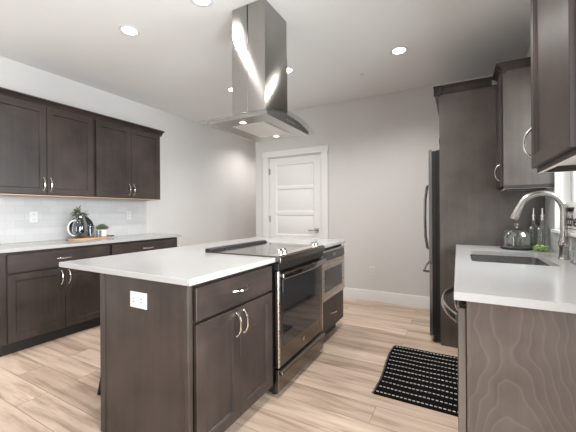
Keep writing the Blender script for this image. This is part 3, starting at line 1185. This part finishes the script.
FXF = -.245
t = thing('refrigerator', 'stainless french door refrigerator with dark sides and long bar handles', 'refrigerator', (.2, 3.61, 0))
f0, f1 = PY + .032, 4.068
build(MB().box(-.172, .56, f0, f1, .045, 1.765, .004), 'body', M['black'], t)
build(MB().box(-.2075, -.172, f0 + .004, f1 - .004, .066, 1.76, .002), 'door_gasket', M['black'], t)
def fridge_door(name, y0, y1, z0, z1):
    pr = []
    nn = 8
    pr = [(-.208, y0), (-.208, y1)]
    for k in range(nn + 1):
        u_ = k / nn
        y = y1 + (y0 - y1) * u_
        pr.append((-.232 - .013 * (1 - (2 * u_ - 1) ** 2) ** .6, y))
    return build(MB().prism(pr, 'z', z0, z1, .003), name, M['fridge'], t)
ym = (f0 + f1) / 2
for y0, y1, hy in ((f0, ym - .002, ym - .045), (ym + .002, f1, ym + .045)):
    d = fridge_door('door', y0, y1, .735, 1.775)
    hpts = [(FXF + .005, hy, .80), (FXF - .040, hy, .825), (FXF - .058, hy, .95), (FXF - .062, hy, 1.14), (FXF - .058, hy, 1.33), (FXF - .040, hy, 1.465), (FXF + .005, hy, 1.49)]
    build(MB().tube(hpts, .011, 10), 'handle', M['steel'], d)
d = fridge_door('freezer_drawer', f0, f1, .060, .725)
hpts = [(FXF + .005, f0 + .12, .63), (FXF - .045, f0 + .14, .63), (FXF - .055, ym, .63), (FXF - .045, f1 - .14, .63), (FXF + .005, f1 - .12, .63)]
build(MB().tube(hpts, .011, 10), 'handle', M['steel'], d)
build(MB().box(-.178, -.10, f0 + .01, f1 - .01, .012, .050), 'kick_grille', M['black'], t)
for yy in (f0 + .04, f1 - .04):
    build(MB().lathe([(.022, 0), (.022, .018), (.014, .022), (.014, .048)], -.19, yy, 14), 'foot', M['black'], t)

# ------------------------------------------------------------------ right wall cabinets
RUX = .285               # face of right upper doors
def right_upper(y0, y1, label, hy, bmat='wood_lit', name='wall_cabinet', top_crown=True):
    t = thing(name, label, 'cabinet', (XR, y0, 1.37), 'wall cabinets on the window wall')
    build(MB().box(RUX + .020, XR - .0005, y0, y1, 1.398, 2.262, .001), 'body', M[bmat], t)
    w = MB()
    w.box(RUX + .021, RUX + .039, y0, y1, 1.372, 1.398)
    w.box(RUX + .039, XR - .001, y0, y0 + .016, 1.372, 1.398)
    w.box(RUX + .039, XR - .001, y1 - .016, y1, 1.372, 1.398)
    build(w, 'bottom_rail', M['wood'], t)
    w = MB()
    w.box(RUX + .022, RUX + .038, y0 + .001, y1 - .001, 1.3712, 1.372)
    w.box(RUX + .039, XR - .001, y0 + .001, y0 + .015, 1.3712, 1.372)
    w.box(RUX + .039, XR - .001, y1 - .015, y1 - .001, 1.3712, 1.372)
    build(w, 'raw_edge', M['white_in'], t)
    build(MB().box(RUX + .040, XR - .001, y0 + .017, y1 - .017, 1.3965, 1.3978), 'underside', M['white_in'], t)
    shaker_door(t, RUX, -1, y0 + .008, y1 - .008, 1.392, 2.246, hy, 1.500, hmat='nickel')
    w = MB()
    w.prism(crown_profile(RUX + .018, -1, 2.248, 2.318, .045), 'y', y0 - .030, y1)
    w.prism(crown_profile(y0, -1, 2.2625, 2.318, .035), 'x', RUX + .0, XR - .001)
    build(w, 'crown', M['wood'], t)
    return t


right_upper(2.85, PY - .002, 'narrow dark wall cabinet between the window and the refrigerator panel', 2.895)
right_upper(1.175, 1.722, 'dark wall cabinet hanging close to us at the right picture edge, window side', 1.690, 'wood')

# ------------------------------------------------------------------ right base run
t = thing('end_panel', 'large dark panel with flame grain closing the near end of the right run', 'panel', (.3, 1.31, 0))
build(MB().box(.026, XR - .001, 1.312, 1.330, 0.0, .8835, .001), 'panel', M['wood_fig'], t)
BF = .010                # dishwasher door face
t = thing('dishwasher', 'stainless dishwasher with bowed bar handle at the near end of the right run', 'dishwasher', (.3, 1.63, 0))
dw0, dw1 = 1.334, 1.934
build(MB().box(.040, .58, dw0 + .003, dw1 - .003, .02, .868), 'body', M['black'], t)
dd = build(MB().box(-.003, .026, dw0 - .002, dw1 - .004, .105, .848, .003), 'door', M['dwsteel'], t)
build(MB().box(.004, .026, dw0 - .002, dw1 - .004, .8485, .866, .001), 'control_edge', M['blackglass'], t)
hz = .797
hpts = []
for k in range(17):
    u_ = k / 16
    hpts.append((-.003 - .058 * (1 - abs(2 * u_ - 1) ** 2.2), dw0 + .022 + u_ * .54, hz))
w = MB().tube(hpts, .018, 12, .5)
build(w, 'handle', M['nickel'], dd)
build(MB().box(.075, .10, dw0, dw1, 0, .10), 'toe_kick', M['toe'], t)

t = thing('sink_cabinet', 'dark sink base cabinet between the dishwasher and the refrigerator panel', 'cabinet', (.3, 2.5, 0))
w = MB()
sb0, sb1 = 1.938, PY - .002
w.box(.032, XR - .01, sb0, sb0 + .018, .105, .883)
w.box(.032, XR - .01, sb1 - .018, sb1, .105, .883)
w.box(.032, XR - .01, sb0 + .018, sb1 - .018, .105, .123)
w.box(.032, .05, sb0 + .018, sb1 - .018, .123, .883)
build(w, 'body', M['wood'], t)
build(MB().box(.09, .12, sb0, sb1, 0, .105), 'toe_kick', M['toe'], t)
BX = .012
shaker_door(t, BX, -1, sb0 + .012, 2.385, .118, .690, 2.35, .60)
shaker_door(t, BX, -1, 2.389, 2.83, .118, .690, 2.42, .60)
build(MB().rings(BX, -1, sb0 + .012, 2.83, .705, .862, SLAB), 'false_front', M['wood_h'], t)
slab_drawer(t, BX, -1, 2.84, sb1 - .012, .705, .862)
shaker_door(t, BX, -1, 2.84, sb1 - .012, .118, .690, 2.87, .60)

SX0, SX1, SY0, SY1 = .070, .474, 2.115, 2.700
hole = rounded(SX0, SX1, SY0, SY1, .034)
w = MB()
outer = [(-.014, 1.290), (XR - .0005, 1.290), (XR - .0005, PY - .001), (-.014, PY - .001)]
w.plate_hole(outer, hole, .884, .914)
single(w, 'countertop', M['quartz'], 'white quartz worktop with the sink cut-out along the window wall', 'countertop', (.3, 2.2, .884))

# undermount sink
t = thing('sink', 'stainless undermount single bowl sink set in the white right worktop', 'sink', (.28, 2.4, .70))
w = MB()
prof = []
loops = []
for ins, z in ((-.012, .8825), (-.002, .8825), (-.002, .880), (.004, .74), (.012, .705), (.035, .690), (.16, .686)):
    rr = max(.02, .036 + ins * .15)
    lp = rounded(SX0 + ins, SX1 - ins, SY0 + ins, SY1 - ins, min(rr, .06))
    loops.append([w.bm.verts.new((p[0], p[1], z)) for p in lp])
for A_, B_ in zip(loops, loops[1:]):
    for k in range(len(A_)):
        j = (k + 1) % len(A_)
        w.bm.faces.new((A_[k], A_[j], B_[j], B_[k]))
w.bm.faces.new(loops[-1])
build(w, 'basin', M['sinksteel'], t)
build(MB().lathe([(.045, .6865), (.045, .689), (.038, .690), (.030, .6875), (0, .6875)], .30, 2.42, 24), 'drain', M['chrome'], t)

# faucet
fx, fy = .556, 2.42
t = thing('faucet', 'tall brushed nickel gooseneck pull-down faucet behind the sink', 'faucet', (fx, fy, .914))
w = MB()
w.lathe([(.030, .9141), (.030, .920), (.025, .926), (.0235, .985), (.027, .995), (.027, 1.018), (.022, 1.03), (.0175, 1.06), (.0165, 1.10)], fx, fy, 24)
build(w, 'body', M['nickel'], t)
npts = [(fx, fy, 1.09), (fx, fy, 1.15), (fx, fy, 1.205)]
ra = .108
for k in range(1, 19):
    a = R(180 * k / 18 * .90)
    npts.append((fx - ra + ra * math.cos(a), fy, 1.205 + ra * math.sin(a)))
build(MB().tube(npts, .0180, 16), 'neck', M['nickel'], t)
e = Vector(npts[-1])
dv = (Vector(npts[-1]) - Vector(npts[-2])).normalized()
build(MB().tube([e - dv * .004, e + dv * .02, e + dv * .075, e + dv * .092], [.0185, .0200, .0230, .0220], 16), 'spray_head', M['nickel'], t)
build(MB().tube([(fx - .0, fy - .028, 1.006), (fx + .004, fy - .048, 1.008)], [.017, .015], 14), 'lever_hub', M['nickel'], t)
build(MB().tube([(fx + .004, fy - .042, 1.008), (fx - .005, fy - .052, 1.05), (fx - .012, fy - .058, 1.085)], [.006, .005, .0045], 10), 'lever', M['nickel'], t)

# ------------------------------------------------------------------ things on the right worktop
gx, gy = .392, 2.93
t = thing('cake_dome', 'clear glass cake dome with knob on a black base by the sink', 'cake dome', (gx, gy, .914))
build(MB().lathe([(0, .9143), (.098, .9143), (.102, .918), (.102, .926), (.098, .930), (0, .930)], gx, gy, 36), 'base', M['slate'], t)
w = MB()
w.caps = False
w.lathe([(.092, 0.9305), (.092, 1.0079), (.085, 1.0406), (.064, 1.0633), (.03, 1.0732), (.012, 1.0760), (.010, 1.0860), (.016, 1.1002), (.013, 1.1144), (0, 1.1186)], gx, gy, 36)
w.lathe([(.089, 0.9305), (.089, 1.0065), (.082, 1.0363), (.062, 1.0590), (.03, 1.0690), (0, 1.0718)], gx, gy, 36)
build(w, 'dome', M['bottle'], t)

for bx_, by_, lab in ((.522, 3.066, 'clear glass oil bottle with pour spout, nearer the cake dome'),
                      (.556, 2.960, 'clear glass oil bottle with pour spout, beside the window wall tile')):
    t = thing('oil_bottle', lab, 'bottle', (bx_, by_, .914), 'oil bottles in the corner')
    w = MB()
    w.caps = False
    w.lathe([(0, .9143), (.036, .9143), (.040, .920), (.040, 1.060), (.034, 1.080), (.016, 1.098), (.013, 1.110), (.013, 1.150), (.016, 1.152), (.016, 1.160), (.011, 1.160)], bx_, by_, 28)
    w.lathe([(0, .924), (.034, .926), (.0365, .935), (.0365, 1.058), (.031, 1.077), (.013, 1.096), (.0105, 1.11), (.0105, 1.16)], bx_, by_, 28)
    build(w, 'glass_body', M['bottle'], t)
    build(MB().lathe([(0, 1.135), (.010, 1.135), (.0105, 1.165), (.013, 1.167), (.013, 1.176), (.006, 1.180), (.0045, 1.225), (0, 1.225)], bx_, by_, 14), 'pour_spout', M['chrome'], t)

gx, gy = .525, 2.850
t = thing('herb_sprig_bowl', 'low glass dish of bright green leaves in front of the oil bottles', 'plant', (gx, gy, .914))
build(MB().lathe([(0, .9143), (.022, .9143), (.036, .932), (.033, .932), (.02, .918), (0, .918)], gx, gy, 20), 'dish', M['bottle'], t)
w = MB()
random.seed(5)
for k in range(60):
    a = random.uniform(0, 2 * math.pi)
    e_ = random.uniform(.05, 1.0)
    d = (math.cos(a) * math.cos(e_), math.sin(a) * math.cos(e_), math.sin(e_))
    w.blade((gx + .018 * math.cos(a), gy + .018 * math.sin(a), .928 + .01 * random.random()), d, (0, 0, 1), random.uniform(.026, .042), random.uniform(.016, .022), .3)
build(w, 'leaves', M['leaf3'], t)

t = thing('kitchen_sign', 'white block sign with black script lettering standing on the window sill', 'sign', (XR - .012, 2.42, WZ0))
sb = build(MB().box(XR - .022, XR - .004, 2.20, 2.585, WZ0 + .0005, WZ0 + .185, .002), 'board', M['trim'], t)
for body, size, yy, zz in (('my happy', .052, 2.565, WZ0 + .126), ('Kitchen', .098, 2.58, WZ0 + .040)):
    cu = bpy.data.curves.new('lettering', 'FONT')
    cu.body = body
    cu.size = size
    cu.extrude = .0006
    cu.offset = .0012
    cu.shear = .28
    cu.materials.append(M['ink'])
    tx = text_mesh('lettering', cu)
    tx.parent = sb
    tx.location = Vector((XR - .0232, yy, zz)) - CUR[0]
    tx.rotation_euler = (R(90), 0, R(-90))
build(MB().box(XR - .0232, XR - .0222, 2.28, 2.56, WZ0 + .022, WZ0 + .026), 'underline_stroke', M['ink'], sb)

jx, jy = .570, 2.235
w = MB()
w.caps = False
w.lathe([(0, .9143), (.028, .9143), (.031, .918), (.031, .985), (.026, .993), (.026, 1.000), (.023, 1.000), (.023, .992), (.028, .984), (.028, .920), (0, .919)], jx, jy, 24)
single(w, 'glass_jar', M['bottle'], 'small clear glass jar on the worktop beside the faucet at the picture edge', 'jar', (jx, jy, .914))

# ------------------------------------------------------------------ rug
t = thing('woven_rug', 'small black woven rug with dashed cream stripes on the floor before the sink', 'rug', (-.21, 2.49, 0))
rx0, rx1, ry0_, ry1_ = -.492, .066, 2.078, 2.912
def rz(x, y):
    return .0075 + .0012 * math.sin(x * 21 + y * 5) * math.sin(y * 9)
def redge(y):
    return rx0 + .010 * math.sin((y - ry0_) * 7.5) - .006
w = MB()
NX, NY = 24, 60
g = []
for j in range(NY + 1):
    row = []
    y = ry0_ + (ry1_ - ry0_) * j / NY
    for i in range(NX + 1):
        x = redge(y) + (rx1 - redge(y)) * i / NX
        row.append((w.bm.verts.new((x, y, rz(x, y))), w.bm.verts.new((x, y, .0004))))
    g.append(row)
for j in range(NY):
    for i in range(NX):
        w.bm.faces.new([g[j][i][0], g[j][i + 1][0], g[j + 1][i + 1][0], g[j + 1][i][0]])
        w.bm.faces.new([g[j][i][1], g[j + 1][i][1], g[j + 1][i + 1][1], g[j][i + 1][1]])
for j in range(NY):
    for i in (0, NX):
        w.bm.faces.new([g[j][i][0], g[j + 1][i][0], g[j + 1][i][1], g[j][i][1]])
for i in range(NX):
    for j in (0, NY):
        w.bm.faces.new([g[j][i][0], g[j][i + 1][0], g[j][i + 1][1], g[j][i][1]])
build(w, 'rug_body', M['rug'], t)
ys = [ry0_ + .030 + k * (ry1_ - ry0_ - .06) / 11 for k in range(12)]
for k, y in enumerate(ys):
    w = MB()
    x = redge(y) + .012
    i = 0
    while x < rx1 - .02:
        L = .016
        w.box(x, x + L, y - .0034, y + .0034, rz(x, y) - .001, rz(x, y) + .003, .0012)
        x += L + .009
        i += 1
    build(w, 'cream_stripe', M['cream'], t)
w = MB()
random.seed(12)
for k in range(75):
    y = ry0_ + .006 + (ry1_ - ry0_ - .012) * k / 74
    x = redge(y)
    w.tube([(x + .004, y, .005), (x - .006, y + random.uniform(-.003, .003), .003), (x - .014, y + random.uniform(-.005, .005), .0018)], .0016, 5)
build(w, 'fringe', M['rug'], t)
